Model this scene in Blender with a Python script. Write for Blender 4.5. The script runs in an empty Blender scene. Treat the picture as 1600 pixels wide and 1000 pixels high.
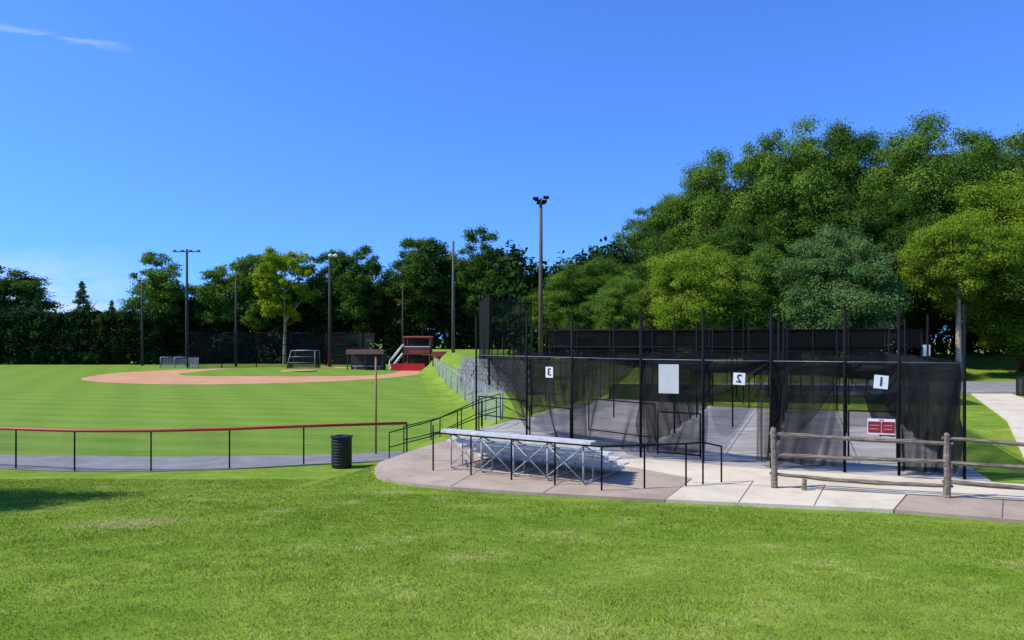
import bpy, math, random
import numpy as np
from mathutils import Vector
random.seed(7)
RNG=np.random.default_rng(11)
scene=bpy.context.scene
COL=scene.collection
scene.view_settings.view_transform='Standard'
scene.view_settings.look='None'
scene.view_settings.exposure=0

# ------------------------------------------------------------------ terrain
def sstep(a,b,x):
    t=np.clip((x-a)/(b-a),0,1); return t*t*(3-2*t)
def H(x,y):
    x=np.asarray(x,dtype=float); y=np.asarray(y,dtype=float)
    xb=np.interp(y,[0,14,17,21,24,30,75,100,200],[-3.3,-3.3,-3.4,-2.9,-1.3,-0.6,-7.2,-12,-30])
    hl=np.clip(2.0-0.125*(y-4),0,2.25)
    ye=np.interp(x,[-3,3,6,8,12],[13.5,12.2,11.4,10.7,9.3])
    hr=0.84+1.16*np.clip((ye-y)/(ye-4),0,1.2)
    hr=hr+1.3*sstep(47,70,y)
    w=1.0+np.clip(12-y,0,8)*0.5
    t=sstep(-1,1,(x-xb)/w)
    und=0.03*np.sin(x*0.9+y*0.5)*sstep(3,6,y)*(1-sstep(10,12,y))
    return hl*(1-t)+hr*t+und
def h1(x,y): return float(H(x,y))

# ------------------------------------------------------------------ mesh builder
class MB:
    def __init__(s): s.v=[]; s.f=[]; s.sm=[]
    def box(s,c,size,rz=0,rx=0):
        cx,cy,cz=c; sx,sy,sz=[q/2 for q in size]; b=len(s.v)
        for dx,dy,dz in [(-1,-1,-1),(1,-1,-1),(1,1,-1),(-1,1,-1),(-1,-1,1),(1,-1,1),(1,1,1),(-1,1,1)]:
            x,y,z=dx*sx,dy*sy,dz*sz
            y,z=y*math.cos(rx)-z*math.sin(rx), y*math.sin(rx)+z*math.cos(rx)
            x,y=x*math.cos(rz)-y*math.sin(rz), x*math.sin(rz)+y*math.cos(rz)
            s.v.append((cx+x,cy+y,cz+z))
        for f in [(0,3,2,1),(4,5,6,7),(0,1,5,4),(1,2,6,5),(2,3,7,6),(3,0,4,7)]:
            s.f.append(tuple(b+i for i in f)); s.sm.append(False)
        return s
    def cyl(s,p1,p2,r1,r2=None,n=8,cap=True):
        if r2 is None: r2=r1
        p1=Vector(p1);p2=Vector(p2); d=(p2-p1).normalized()
        a=Vector((0,0,1)) if abs(d.z)<0.9 else Vector((1,0,0))
        u=d.cross(a).normalized(); w=d.cross(u); b=len(s.v)
        for p,r in((p1,r1),(p2,r2)):
            for i in range(n):
                t=2*math.pi*i/n; s.v.append(tuple(p+u*(r*math.cos(t))+w*(r*math.sin(t))))
        for i in range(n):
            j=(i+1)%n; s.f.append((b+i,b+n+i,b+n+j,b+j)); s.sm.append(True)
        if cap:
            s.f.append(tuple(b+i for i in range(n))); s.sm.append(False)
            s.f.append(tuple(b+2*n-1-i for i in range(n))); s.sm.append(False)
        return s
    def tube(s,pts,radii,n=8,jit=0):
        b=len(s.v); m=len(pts)
        for k,p in enumerate(pts):
            p=Vector(p)
            d=(Vector(pts[min(k+1,m-1)])-Vector(pts[max(k-1,0)])).normalized()
            a=Vector((0,0,1)) if abs(d.z)<0.9 else Vector((1,0,0))
            u=d.cross(a).normalized(); w=d.cross(u); r=radii[k] if hasattr(radii,'__len__') else radii
            for i in range(n):
                t=2*math.pi*i/n; rr=r*(1+random.uniform(-jit,jit))
                s.v.append(tuple(p+u*(rr*math.cos(t))+w*(rr*math.sin(t))))
        for k in range(m-1):
            for i in range(n):
                j=(i+1)%n; s.f.append((b+k*n+i,b+(k+1)*n+i,b+(k+1)*n+j,b+k*n+j)); s.sm.append(jit==0)
        s.f.append(tuple(b+i for i in range(n))); s.sm.append(False)
        s.f.append(tuple(b+(m-1)*n+n-1-i for i in range(n))); s.sm.append(False)
        return s
    def lathe(s,c,prof,n=24):
        b=len(s.v)
        for r,z in prof:
            for i in range(n):
                t=2*math.pi*i/n; s.v.append((c[0]+r*math.cos(t),c[1]+r*math.sin(t),c[2]+z))
        for k in range(len(prof)-1):
            for i in range(n):
                j=(i+1)%n; s.f.append((b+k*n+i,b+k*n+j,b+(k+1)*n+j,b+(k+1)*n+i)); s.sm.append(False)
        s.f.append(tuple(b+(len(prof)-1)*n+i for i in range(n))); s.sm.append(False)
        return s
    def prism(s,poly,z0,z1):
        b=len(s.v); n=len(poly)
        for z in(z0,z1):
            for p in poly: s.v.append((p[0],p[1],z))
        s.f.append(tuple(b+n-1-i for i in range(n))); s.sm.append(False)
        s.f.append(tuple(b+n+i for i in range(n))); s.sm.append(False)
        for i in range(n):
            j=(i+1)%n; s.f.append((b+i,b+j,b+n+j,b+n+i)); s.sm.append(False)
        return s
    def sheet(s,poly,z):
        b=len(s.v)
        for p in poly: s.v.append((p[0],p[1],z))
        s.f.append(tuple(range(b,b+len(poly)))); s.sm.append(False); return s
    def grid(s,fn,nu,nv):
        b=len(s.v)
        for j in range(nv+1):
            for i in range(nu+1): s.v.append(tuple(fn(i/nu,j/nv)))
        for j in range(nv):
            for i in range(nu):
                a=b+j*(nu+1)+i; s.f.append((a,a+1,a+nu+2,a+nu+1)); s.sm.append(True)
        return s
    def mesh(s,name,off=(0,0,0)):
        me=bpy.data.meshes.new(name)
        me.from_pydata([(v[0]-off[0],v[1]-off[1],v[2]-off[2]) for v in s.v],[],s.f)
        me.polygons.foreach_set('use_smooth',s.sm); me.update(); return me

def meta(o,label=None,category=None,group=None,kind=None):
    if label:o['label']=label
    if category:o['category']=category
    if group:o['group']=group
    if kind:o['kind']=kind
def empty(name,loc,label,category,group=None,rz=0,scale=(1,1,1)):
    e=bpy.data.objects.new(name,None); e.location=loc; e.rotation_euler=(0,0,rz); e.scale=scale
    e.empty_display_size=0.2; COL.objects.link(e); meta(e,label,category,group); return e
def part(name,mb,mat,parent,label=None,local=False,kind=None):
    me=mb.mesh(name,(0,0,0) if local else tuple(parent.location)) if isinstance(mb,MB) else mb
    if not me.materials: me.materials.append(mat)
    o=bpy.data.objects.new(name,me); COL.objects.link(o); o.parent=parent
    if label:o['label']=label
    if kind:o['kind']=kind
    return o
def top(name,mb,mat,loc,label,category,group=None,kind=None):
    me=mb.mesh(name,loc); me.materials.append(mat)
    o=bpy.data.objects.new(name,me); o.location=loc; COL.objects.link(o); meta(o,label,category,group,kind); return o
def structure(name,mb,mat):
    me=mb.mesh(name); me.materials.append(mat)
    o=bpy.data.objects.new(name,me); COL.objects.link(o); o['kind']='structure'; return o

# ------------------------------------------------------------------ materials
class NT:
    def __init__(s,m): s.t=m.node_tree; s.n=s.t.nodes; s.l=s.t.links
    def new(s,t,**k):
        n=s.n.new(t)
        for a,b in k.items(): setattr(n,a,b)
        return n
    def link(s,a,b): s.l.new(a,b)
    def setin(s,sock,val):
        if isinstance(val,bpy.types.NodeSocket): s.link(val,sock)
        else: sock.default_value=val
    def math(s,op,a,b=0.0,c=None,clamp=False):
        n=s.new('ShaderNodeMath',operation=op,use_clamp=clamp)
        s.setin(n.inputs[0],a); s.setin(n.inputs[1],b)
        if c is not None: s.setin(n.inputs[2],c)
        return n.outputs[0]
    def noise(s,vec,scale,detail=3,rough=0.55):
        n=s.new('ShaderNodeTexNoise'); s.link(vec,n.inputs['Vector'])
        n.inputs['Scale'].default_value=scale; n.inputs['Detail'].default_value=detail; n.inputs['Roughness'].default_value=rough
        return n.outputs['Fac']
    def ramp(s,fac,stops):
        n=s.new('ShaderNodeValToRGB'); s.link(fac,n.inputs[0]); cr=n.color_ramp
        while len(cr.elements)<len(stops): cr.elements.new(0.5)
        for e,(p,c) in zip(cr.elements,stops):
            e.position=p; e.color=(c[0],c[1],c[2],1)
        return n.outputs[0]
    def mix(s,f,a,b,mode='MIX'):
        n=s.new('ShaderNodeMix',data_type='RGBA',blend_type=mode)
        s.setin(n.inputs[0],f); 
        for sock,v in((n.inputs[6],a),(n.inputs[7],b)):
            if isinstance(v,tuple): v=(v[0],v[1],v[2],1)
            s.setin(sock,v)
        return n.outputs[2]
    def rng(s,v,a,b,c=0.0,d=1.0):
        n=s.new('ShaderNodeMapRange'); s.link(v,n.inputs[0])
        for i,q in enumerate((a,b,c,d)): n.inputs[i+1].default_value=q
        return n.outputs[0]
def newmat(name):
    m=bpy.data.materials.new(name); m.use_nodes=True; t=NT(m)
    return m,t,t.n['Principled BSDF']
def bump(t,b,h,strength=0.4,dist=0.02):
    n=t.new('ShaderNodeBump'); n.inputs['Strength'].default_value=strength; n.inputs['Distance'].default_value=dist
    t.link(h,n.inputs['Height']); t.link(n.outputs[0],b.inputs['Normal'])
def pos(t): return t.new('ShaderNodeNewGeometry').outputs['Position']
def simple(name,c1,c2,scale=6,rough=0.6,metal=0,bmp=0.15,spec=0.4,detail=5):
    m,t,b=newmat(name); p=pos(t); n=t.noise(p,scale,detail)
    t.link(t.ramp(n,[(0.3,c1),(0.7,c2)]),b.inputs['Base Color'])
    b.inputs['Roughness'].default_value=rough; b.inputs['Metallic'].default_value=metal
    b.inputs['Specular IOR Level'].default_value=spec
    if bmp: bump(t,b,t.noise(p,scale*6,3),bmp,0.01)
    return m
black=simple('black_painted_steel',(0.004,0.004,0.0045),(0.009,0.009,0.0095),5,0.7,bmp=0.05,spec=0.12)
alum=simple('weathered_aluminium',(0.46,0.455,0.44),(0.70,0.69,0.66),7,0.5,metal=0.0,bmp=0.08)
alumframe=simple('dull_aluminium',(0.32,0.315,0.305),(0.50,0.49,0.475),7,0.5,metal=0.1,bmp=0.08)
galv=simple('galvanised_steel',(0.16,0.17,0.18),(0.28,0.29,0.30),5,0.55,metal=0.3)
darkpole=simple('weathered_pole',(0.03,0.024,0.02),(0.06,0.048,0.038),3,0.8)
rustpole=simple('rusty_orange_pole',(0.25,0.10,0.045),(0.36,0.17,0.08),4,0.75)
red=simple('red_plastic',(0.42,0.025,0.02),(0.56,0.04,0.03),2,0.5,bmp=0.05)
redpaint=simple('red_paint',(0.55,0.012,0.015),(0.70,0.02,0.022),1,0.6)
darkred=simple('dark_red_paint',(0.26,0.045,0.035),(0.34,0.07,0.05),1,0.7)
brownpaint=simple('brick_brown_paint',(0.22,0.085,0.06),(0.31,0.13,0.09),1,0.7)
white=simple('white_paint',(0.70,0.70,0.68),(0.82,0.82,0.80),3,0.5,bmp=0.05)
offwhite=simple('off_white_board',(0.52,0.51,0.47),(0.64,0.63,0.59),2,0.6)
ink=simple('black_ink',(0.01,0.01,0.01),(0.02,0.02,0.02),3,0.6,bmp=0)
plastic=simple('black_plastic',(0.006,0.006,0.007),(0.015,0.015,0.016),6,0.45)
bark=simple('bark',(0.035,0.026,0.018),(0.09,0.07,0.05),2.5,0.9,bmp=0.6)
palebark=simple('pale_bark',(0.26,0.20,0.14),(0.42,0.35,0.26),2.5,0.9,bmp=0.6)
dirtbase=simple('infield_clay',(0.50,0.235,0.10),(0.63,0.33,0.16),0.35,0.95,bmp=0.1)
asphalt=simple('asphalt',(0.19,0.18,0.17),(0.30,0.285,0.265),1.3,0.9,bmp=0.4,detail=8)
lanefloor=simple('lane_asphalt',(0.27,0.245,0.21),(0.48,0.435,0.375),0.9,0.92,bmp=0.4,detail=8)
blockwall=simple('grey_stone',(0.12,0.12,0.115),(0.26,0.25,0.24),1.5,0.9,bmp=0.6)

def weathered_wood():
    m,t,b=newmat('weathered_wood'); p=pos(t)
    mp=t.new('ShaderNodeMapping'); t.link(p,mp.inputs[0]); mp.inputs['Scale'].default_value=(2,9,30)
    n=t.noise(mp.outputs[0],1.6,6,0.65)
    t.link(t.ramp(n,[(0.30,(0.06,0.043,0.03)),(0.48,(0.19,0.145,0.105)),(0.70,(0.38,0.31,0.235))]),b.inputs['Base Color'])
    b.inputs['Roughness'].default_value=0.9; bump(t,b,n,0.8,0.02); return m
wood=weathered_wood()

def concrete(name,c1,c2,c3):
    m,t,b=newmat(name); p=pos(t)
    a=t.noise(p,0.9,6,0.6); g=t.noise(p,70,2); st=t.noise(p,3.1,6,0.7)
    col=t.ramp(a,[(0.3,c1),(0.5,c2),(0.72,c3)])
    col=t.mix(t.rng(g,0.4,0.7,0,0.45),col,tuple(q*0.45 for q in c1))
    col=t.mix(t.rng(st,0.52,0.75,0,0.45),col,tuple(q*0.55 for q in c1))
    t.link(col,b.inputs['Base Color']); b.inputs['Roughness'].default_value=0.9
    bump(t,b,g,0.5,0.006); return m
aggr=concrete('exposed_aggregate',(0.35,0.255,0.17),(0.46,0.35,0.24),(0.55,0.43,0.305))
light=concrete('light_concrete',(0.62,0.51,0.34),(0.75,0.635,0.44),(0.82,0.71,0.52))

def see_through(name,color,op,var=0.15,scale=0.8,rough=0.8,cmin=0.3):
    m,t,b=newmat(name); b.inputs['Base Color'].default_value=(*color,1); b.inputs['Roughness'].default_value=rough
    b.inputs['Specular IOR Level'].default_value=0.08
    p=pos(t); mp=t.new('ShaderNodeMapping'); t.link(p,mp.inputs[0]); mp.inputs['Scale'].default_value=(3,3,0.7)
    n=t.noise(mp.outputs[0],scale,4)
    f=t.rng(n,0.3,0.7,op-var,op+var)
    g=t.new('ShaderNodeNewGeometry'); dt=t.new('ShaderNodeVectorMath',operation='DOT_PRODUCT')
    t.link(g.outputs['Normal'],dt.inputs[0]); t.link(g.outputs['Incoming'],dt.inputs[1])
    c=t.math('MAXIMUM',t.math('ABSOLUTE',dt.outputs['Value']),cmin)
    f=t.math('SUBTRACT',1.0,t.math('POWER',t.math('SUBTRACT',1.0,f),t.math('DIVIDE',1.0,c)),clamp=True)
    tr=t.new('ShaderNodeBsdfTransparent'); mx=t.new('ShaderNodeMixShader')
    t.link(f,mx.inputs[0]); t.link(tr.outputs[0],mx.inputs[1]); t.link(b.outputs[0],mx.inputs[2])
    t.link(mx.outputs[0],t.n['Material Output'].inputs[0]); return m
net=see_through('black_netting',(0.0175,0.0172,0.017),0.42,0.08,cmin=0.2)
netlight=see_through('thin_black_netting',(0.015,0.015,0.015),0.25,0.06,cmin=0.2)
netroof=see_through('roof_netting',(0.010,0.010,0.011),0.08,0.03)
netdark=see_through('dense_black_netting',(0.010,0.010,0.011),0.80,0.1)
chain=see_through('chain_link',(0.12,0.125,0.13),0.12,0.04)
chainfar=see_through('dark_chain_link',(0.02,0.022,0.023),0.36,0.05)
windscreen=see_through('grey_mesh_screen',(0.26,0.28,0.30),0.38,0.06)
foulmesh=see_through('foul_line_chain_link',(0.30,0.32,0.34),0.18,0.04,cmin=0.35)

def grass_color(t,p,blade=False):
    big=t.noise(p,0.22,4,0.6); mid=t.noise(p,1.1,5,0.65); fine=t.noise(p,9,3,0.6)
    c=t.ramp(big,[(0.34,(0.160,0.255,0.020)),(0.5,(0.230,0.340,0.032)),(0.66,(0.320,0.415,0.055))])
    c2=t.ramp(mid,[(0.34,(0.130,0.220,0.018)),(0.52,(0.235,0.340,0.034)),(0.70,(0.44,0.475,0.105))])
    c=t.mix(0.5,c,c2)
    dead=t.rng(t.noise(p,0.55,5,0.7),0.60,0.70,0,0.55)
    c=t.mix(dead,c,(0.50,0.44,0.18))
    sx=t.new('ShaderNodeSeparateXYZ'); t.link(p,sx.inputs[0])
    dx=t.math('DIVIDE',t.math('ADD',sx.outputs[0],4.6),0.9); dy=t.math('DIVIDE',t.math('SUBTRACT',sx.outputs[1],8.8),0.6)
    dd=t.math('ADD',t.math('MULTIPLY',dx,dx),t.math('MULTIPLY',dy,dy))
    dd=t.math('ADD',dd,t.math('MULTIPLY',t.math('SUBTRACT',mid,0.5),3.0))
    c=t.mix(t.rng(dd,0.1,0.9,0.6,0),c,(0.50,0.41,0.17))
    c=t.mix(t.rng(fine,0.3,0.7,0.4,0.0),c,(0.062,0.120,0.012))
    return c
def grass_mat():
    m,t,b=newmat('lawn'); p=pos(t); c=grass_color(t,p)
    t.link(c,b.inputs['Base Color']); b.inputs['Roughness'].default_value=0.95; b.inputs['Specular IOR Level'].default_value=0.05
    bump(t,b,t.noise(p,32,4,0.7),0.7,0.03); return m
lawn=grass_mat()
def thin_leaf_shader(t,c,trans,up):
    g=t.new('ShaderNodeNewGeometry'); d=t.new('ShaderNodeBsdfDiffuse'); tr=t.new('ShaderNodeBsdfTranslucent'); mx=t.new('ShaderNodeMixShader'); mx.inputs[0].default_value=trans
    if up>0:
        vm=t.new('ShaderNodeVectorMath',operation='ADD'); t.link(g.outputs['Normal'],vm.inputs[0]); vm.inputs[1].default_value=(0,0,up)
        nn=t.new('ShaderNodeVectorMath',operation='NORMALIZE'); t.link(vm.outputs[0],nn.inputs[0]); t.link(nn.outputs[0],d.inputs['Normal'])
    t.link(c,d.inputs[0]); t.link(c,tr.inputs[0]); t.link(d.outputs[0],mx.inputs[1]); t.link(tr.outputs[0],mx.inputs[2])
    t.link(mx.outputs[0],t.n['Material Output'].inputs[0])
def blade_mat():
    m,t,b=newmat('grass_blades'); p=pos(t); c=grass_color(t,p)
    a=t.new('ShaderNodeAttribute',attribute_name='Col')
    c=t.mix(1.0,c,a.outputs['Color'],'MULTIPLY')
    thin_leaf_shader(t,c,0.2,2.2); return m
blade=blade_mat()
def field_mat():
    m,t,b=newmat('mown_outfield'); p=pos(t)
    s=t.new('ShaderNodeSeparateXYZ'); t.link(p,s.inputs[0])
    w=t.noise(p,0.12,2)
    q=t.math('ADD',s.outputs[1],t.math('MULTIPLY',s.outputs[0],0.22)); q=t.math('ADD',q,t.math('MULTIPLY',w,0.8))
    st=t.math('SINE',t.math('MULTIPLY',q,2.6))
    q2=t.math('ADD',s.outputs[0],t.math('MULTIPLY',s.outputs[1],0.5)); st2=t.math('SINE',t.math('MULTIPLY',q2,1.6))
    f=t.math('ADD',t.rng(st,-0.8,0.8,0.08,0.52),t.rng(st2,-0.7,0.7,0,0.28))
    c=t.mix(f,(0.110,0.220,0.018),(0.215,0.335,0.038))
    mp=t.new('ShaderNodeMapping'); t.link(p,mp.inputs[0]); mp.inputs['Scale'].default_value=(0.35,3.2,1)
    n=t.noise(mp.outputs[0],1.1,6,0.78)
    c=t.mix(t.rng(n,0.40,0.66,0,0.65),c,(0.29,0.37,0.07))
    c=t.mix(t.rng(t.noise(p,5,4,0.7),0.4,0.65,0.3,0),c,(0.074,0.148,0.014))
    t.link(c,b.inputs['Base Color']); b.inputs['Roughness'].default_value=0.95; b.inputs['Specular IOR Level'].default_value=0.05
    bump(t,b,t.noise(p,20,3),0.5,0.03); return m
fieldm=field_mat()
def leaf_mat(name,c1,c2,c3,trans=0.3):
    m,t,b=newmat(name)
    a=t.new('ShaderNodeAttribute',attribute_name='Col'); s=t.new('ShaderNodeSeparateColor'); t.link(a.outputs['Color'],s.inputs[0])
    c=t.ramp(s.outputs[0],[(0.0,c1),(0.5,c2),(1.0,c3)])
    thin_leaf_shader(t,c,trans,0.6); return m
leaf_dark=leaf_mat('dark_foliage',(0.034,0.072,0.011),(0.062,0.122,0.018),(0.115,0.192,0.030))
leaf_mid=leaf_mat('green_foliage',(0.062,0.122,0.015),(0.112,0.198,0.025),(0.185,0.280,0.040))
leaf_bright=leaf_mat('bright_foliage',(0.125,0.200,0.016),(0.205,0.300,0.026),(0.295,0.38,0.040),0.38)
leaf_yellow=leaf_mat('yellow_green_foliage',(0.15,0.23,0.010),(0.27,0.37,0.014),(0.40,0.47,0.025),0.38)
leaf_blue=leaf_mat('cool_green_foliage',(0.060,0.122,0.034),(0.105,0.190,0.050),(0.17,0.255,0.074))

# ------------------------------------------------------------------ foliage
def leaf_mesh(name,centers,radii,per,leaf,seed,flat=0.7,zs=1.0):
    r=np.random.default_rng(seed); N=len(centers)
    cnt=np.maximum((per*(radii/radii.mean())**2).astype(int),8)
    idx=np.repeat(np.arange(N),cnt); M=len(idx)
    d=r.normal(size=(M,3)); d/=np.linalg.norm(d,axis=1)[:,None]
    rr=radii[idx]*(0.30+0.75*r.random(M)**0.75)
    lump=1+0.25*np.sin(d[:,0]*5+idx)*np.sin(d[:,2]*6+idx*1.7)+0.15*np.sin(d[:,1]*11+idx*2.3)
    st=np.random.default_rng(seed+9).uniform(0.75,1.35,size=(N,2))[idx]
    off=d*(rr*lump)[:,None]; off[:,0]*=st[:,0]; off[:,1]*=st[:,1]; off[:,2]*=flat*zs
    p=centers[idx]+off
    nrm=d*0.9+r.normal(size=(M,3))*0.45+np.array([0,0,0.4]); nrm/=np.linalg.norm(nrm,axis=1)[:,None]
    a=r.normal(size=(M,3)); u=np.cross(nrm,a); u/=np.linalg.norm(u,axis=1)[:,None]; w=np.cross(nrm,u)
    s=leaf*(0.6+0.8*r.random(M)); u=u*s[:,None]*0.5; w=w*s[:,None]*0.36
    u[:,2]*=zs; w[:,2]*=zs
    V=np.empty((M,4,3)); V[:,0]=p-u; V[:,1]=p-w; V[:,2]=p+u; V[:,3]=p+w
    V=V.reshape(-1,3)
    me=bpy.data.meshes.new(name)
    me.vertices.add(M*4); me.vertices.foreach_set('co',V.ravel())
    me.loops.add(M*4); me.loops.foreach_set('vertex_index',np.arange(M*4,dtype=np.int32))
    me.polygons.add(M); me.polygons.foreach_set('loop_start',np.arange(0,M*4,4,dtype=np.int32)); me.polygons.foreach_set('loop_total',np.full(M,4,dtype=np.int32))
    me.update()
    cl=r.random(N)[idx]*0.62+r.random(M)*0.38
    C=np.ones((M,4,4)); C[:,:,0]=cl[:,None]; C[:,:,1]=cl[:,None]; C[:,:,2]=cl[:,None]
    at=me.color_attributes.new('Col','FLOAT_COLOR','POINT'); at.data.foreach_set('color',C.ravel())
    return me
def crown_mesh(name,seed,ncl,per,leaf,c0=0.2,kind='round',zratio=1.4,cmin=0.065,cmax=0.14,ragged=1.0):
    r=np.random.default_rng(seed)
    cs=[];rs=[]
    for i in range(ncl):
        d=r.normal(size=3); d/=np.linalg.norm(d)
        q=r.random()**0.42
        ang=math.atan2(d[1],d[0]); wob=1+ragged*(0.09*math.sin(ang*3+seed)+0.06*math.sin(ang*5+2*seed+d[2]*3))
        f=(d[2]*q+1)/2
        if kind=='cone':
            f=r.random()**1.25; rad=0.40*(1-f)**0.9+0.01; x,y=rad*math.cos(ang)*q,rad*math.sin(ang)*q
            cr=0.035+0.10*(1-f)
        else:
            x,y=d[0]*q*0.42*wob,d[1]*q*0.42*wob
            if f<0.3: x*=0.9;y*=0.9
            cr=cmin+(cmax-cmin)*r.random()**1.5
            if q>0.9: cr*=0.8
        z=c0+0.06+(0.93-c0-0.06)*f
        if kind!='cone': z+=ragged*(0.015*math.sin(x*13+seed)+0.012*math.sin(y*17+seed*2))
        z=min(max(z,c0+0.03),0.955)
        cs.append((x,y,z)); rs.append(cr)
    return leaf_mesh(name,np.array(cs),np.array(rs),per,leaf,seed+5,0.7,1/zratio)
def trunk_mesh(name,seed,c0=0.2,r0=0.03,nl=7):
    random.seed(seed); mb=MB()
    lean=random.uniform(-0.03,0.03)
    pts=[(0,0,-0.02),(0,0,0.1),(lean*0.5,0,0.3),(lean,lean,0.55),(lean*1.3,lean,0.8)]
    mb.tube(pts,[r0*1.35,r0,r0*0.8,r0*0.5,r0*0.12],8)
    for i in range(nl):
        z=random.uniform(c0*0.9+0.05,0.6); a=i*2.4+random.uniform(-.4,.4); L=random.uniform(0.22,0.36)
        x0=lean*z
        p=[(x0,0,z),(x0+math.cos(a)*L*0.45,math.sin(a)*L*0.45,z+0.09),(x0+math.cos(a)*L,math.sin(a)*L,z+random.uniform(.15,.24))]
        mb.tube(p,[r0*0.5,r0*0.3,r0*0.08],6)
        p2=[p[1],(p[1][0]+math.cos(a+.8)*L*.4,p[1][1]+math.sin(a+.8)*L*.4,p[1][2]+.12)]
        mb.tube(p2,[r0*0.25,r0*0.06],5)
    return mb.mesh(name)
near=[crown_mesh('crown',s,c,720,0.0115,c0,zratio=z) for s,c,c0,z in((21,270,0.12,1.6),(22,290,0.10,1.6),(23,260,0.14,1.5))]
high=crown_mesh('crown',24,150,560,0.013,0.38,zratio=1.5)
nearlow=[crown_mesh('crown',s,c,740,0.0120,0.02,zratio=1.15) for s,c in((31,230),(32,260))]
farc=[crown_mesh('crown',s,c,330,0.024,c0,zratio=1.8,cmin=0.07,cmax=0.16,ragged=1.6) for s,c,c0 in((41,100,0.14),(42,95,0.12),(43,105,0.13))]
airy=crown_mesh('crown',44,70,280,0.026,0.20,zratio=1.8,cmin=0.06,cmax=0.13)
cone=crown_mesh('crown',51,150,260,0.026,0.0,kind='cone',zratio=2)
tr_n=[trunk_mesh('trunk',61+i,0.2,0.024) for i in range(3)]
tr_s=[trunk_mesh('trunk',71,0.1,0.03,8)]
tr_pale=trunk_mesh('trunk',75,0.42,0.026,6)
_cache={}
def with_mat(me,mat):
    k=(me.name,mat.name)
    if k not in _cache:
        m2=me.copy(); m2.materials.clear(); m2.materials.append(mat); _cache[k]=m2
    return _cache[k]
def tree(x,y,ztop,W,cm,leafm,label,name='tree',trunk=None,barkm=None,rz=None,group=None,H0=None):
    z=h1(x,y)-0.05 if H0 is None else H0; hh=ztop-z
    e=empty(name,(x,y,z),label,'tree',group,random.uniform(0,6.28) if rz is None else rz,(W,W,hh))
    o=bpy.data.objects.new('crown',with_mat(cm,leafm)); COL.objects.link(o); o.parent=e
    o=bpy.data.objects.new('trunk',with_mat(trunk or random.choice(tr_n),barkm or bark)); COL.objects.link(o); o.parent=e
    return e
random.seed(5)
G1='trees behind the baseball field'
L1='tall dark green leafy tree beyond the ballfield fence'
for x,y,zt,W,ci,mt,lb in [
 (-77,112,15.8,13,0,leaf_dark,L1),(-86,118,15,12,2,leaf_dark,L1),(-52,110,18.4,9.5,1,leaf_mid,L1),
 (-47,117,13.5,9,2,leaf_dark,L1),(-42.6,111,16.4,8.5,0,leaf_mid,L1),(-37.6,110,18.6,9,2,leaf_mid,L1),
 (-31,117,15,10,1,leaf_dark,L1),(-26.6,111,19.2,8.8,2,leaf_dark,L1),(-22.5,109,18.8,8.2,0,leaf_dark,L1),
 (-17.2,112,17.6,8,1,leaf_dark,L1),(-13.2,109,20.8,9.8,2,leaf_dark,L1),(-8.7,113,18,9,0,leaf_mid,L1),
 (-4.3,108,21.6,9.0,1,leaf_dark,L1),(-1.2,106,17.2,7.5,2,leaf_dark,L1),(-20,118,14,12,0,leaf_dark,L1),(-9.5,119,15,12,1,leaf_dark,L1),
 (-56,118,10,9,2,leaf_dark,L1)]:
    tree(x,y,zt,W*1.15,farc[ci],mt,lb,group=G1)
tree(-32.6,106,18.9,10.4,airy,leaf_yellow,'yellow-green tree with open branching trunk behind field',trunk=tr_n[1],barkm=palebark,group=G1)
for x,zt,W in((-70,11.2,5),(-63.4,13.0,7),(-59,10.0,5)):
    tree(x,109,zt,W,cone,leaf_blue,'pointed evergreen tree rising above the clipped hedge',name='evergreen_tree',group='evergreens above the hedge')
G2='woodland trees beyond the batting cages'
LB='tall broad dark green tree at the woodland edge'
for x,y,zt,W,ci,mt,lb in [
 (3.4,66,9.0,6,0,leaf_mid,LB),(6.6,63,11.2,7.5,1,leaf_mid,LB),(10.6,65,11.6,7.5,2,leaf_dark,LB),(14.0,67,17.4,9.0,0,leaf_mid,LB),
 (18.4,66,21.2,10.4,1,leaf_mid,LB),(23.2,63,23.4,10.6,2,leaf_mid,LB),(29.0,66,24.0,11.0,0,leaf_dark,LB),(33.8,61,22.8,11.6,1,leaf_mid,LB),
 (39.8,66,23.6,11.6,2,leaf_dark,LB),(45.5,66,23.0,12.5,0,leaf_mid,LB),(52,66,23,12,1,leaf_mid,LB),(26,61,17,11,1,leaf_dark,LB),(35.5,59,15,10,2,leaf_dark,LB),
 (19.5,61,15,10,0,leaf_dark,LB),(31,58.5,17,8.5,0,leaf_dark,LB)]:
    tree(x,y,zt,W*1.12,near[ci],mt,lb,group=G2)
G3='smaller trees in front of the woods'
tree(13.8,56,11.2,9.4,nearlow[0],leaf_bright,'bright green low-branched tree behind the batting cages',trunk=tr_s[0],group=G3)
tree(9.2,59,9.2,6.5,nearlow[1],leaf_mid,'rounded mid-green tree behind the batting cages',trunk=tr_s[0],group=G3)
tree(22.9,52,11.8,10.0,nearlow[1],leaf_blue,'dense rounded grey-green tree behind the batting cages',trunk=tr_s[0],group=G3)
tree(18.4,55,11.0,8,nearlow[0],leaf_mid,'rounded mid-green tree behind the batting cages',trunk=tr_s[0],group=G3)
tree(30.2,50,12.8,8.2,high,leaf_bright,'bright yellow-green tree with tall pale trunk by road',trunk=tr_pale,barkm=palebark,group=G3)
tree(38.0,55,17.8,16,near[2],leaf_bright,'bright yellow-green spreading tree beside the road',trunk=tr_n[0],group=G3)
tree(36.4,51,12.4,11.4,nearlow[0],leaf_bright,'low-branched bright yellow-green tree beside the road',trunk=tr_s[0],group=G3,H0=1.2)
tree(-17.0,9.0,10.2,9.4,high,leaf_mid,'leafy tree standing on the lawn slope')
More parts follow.
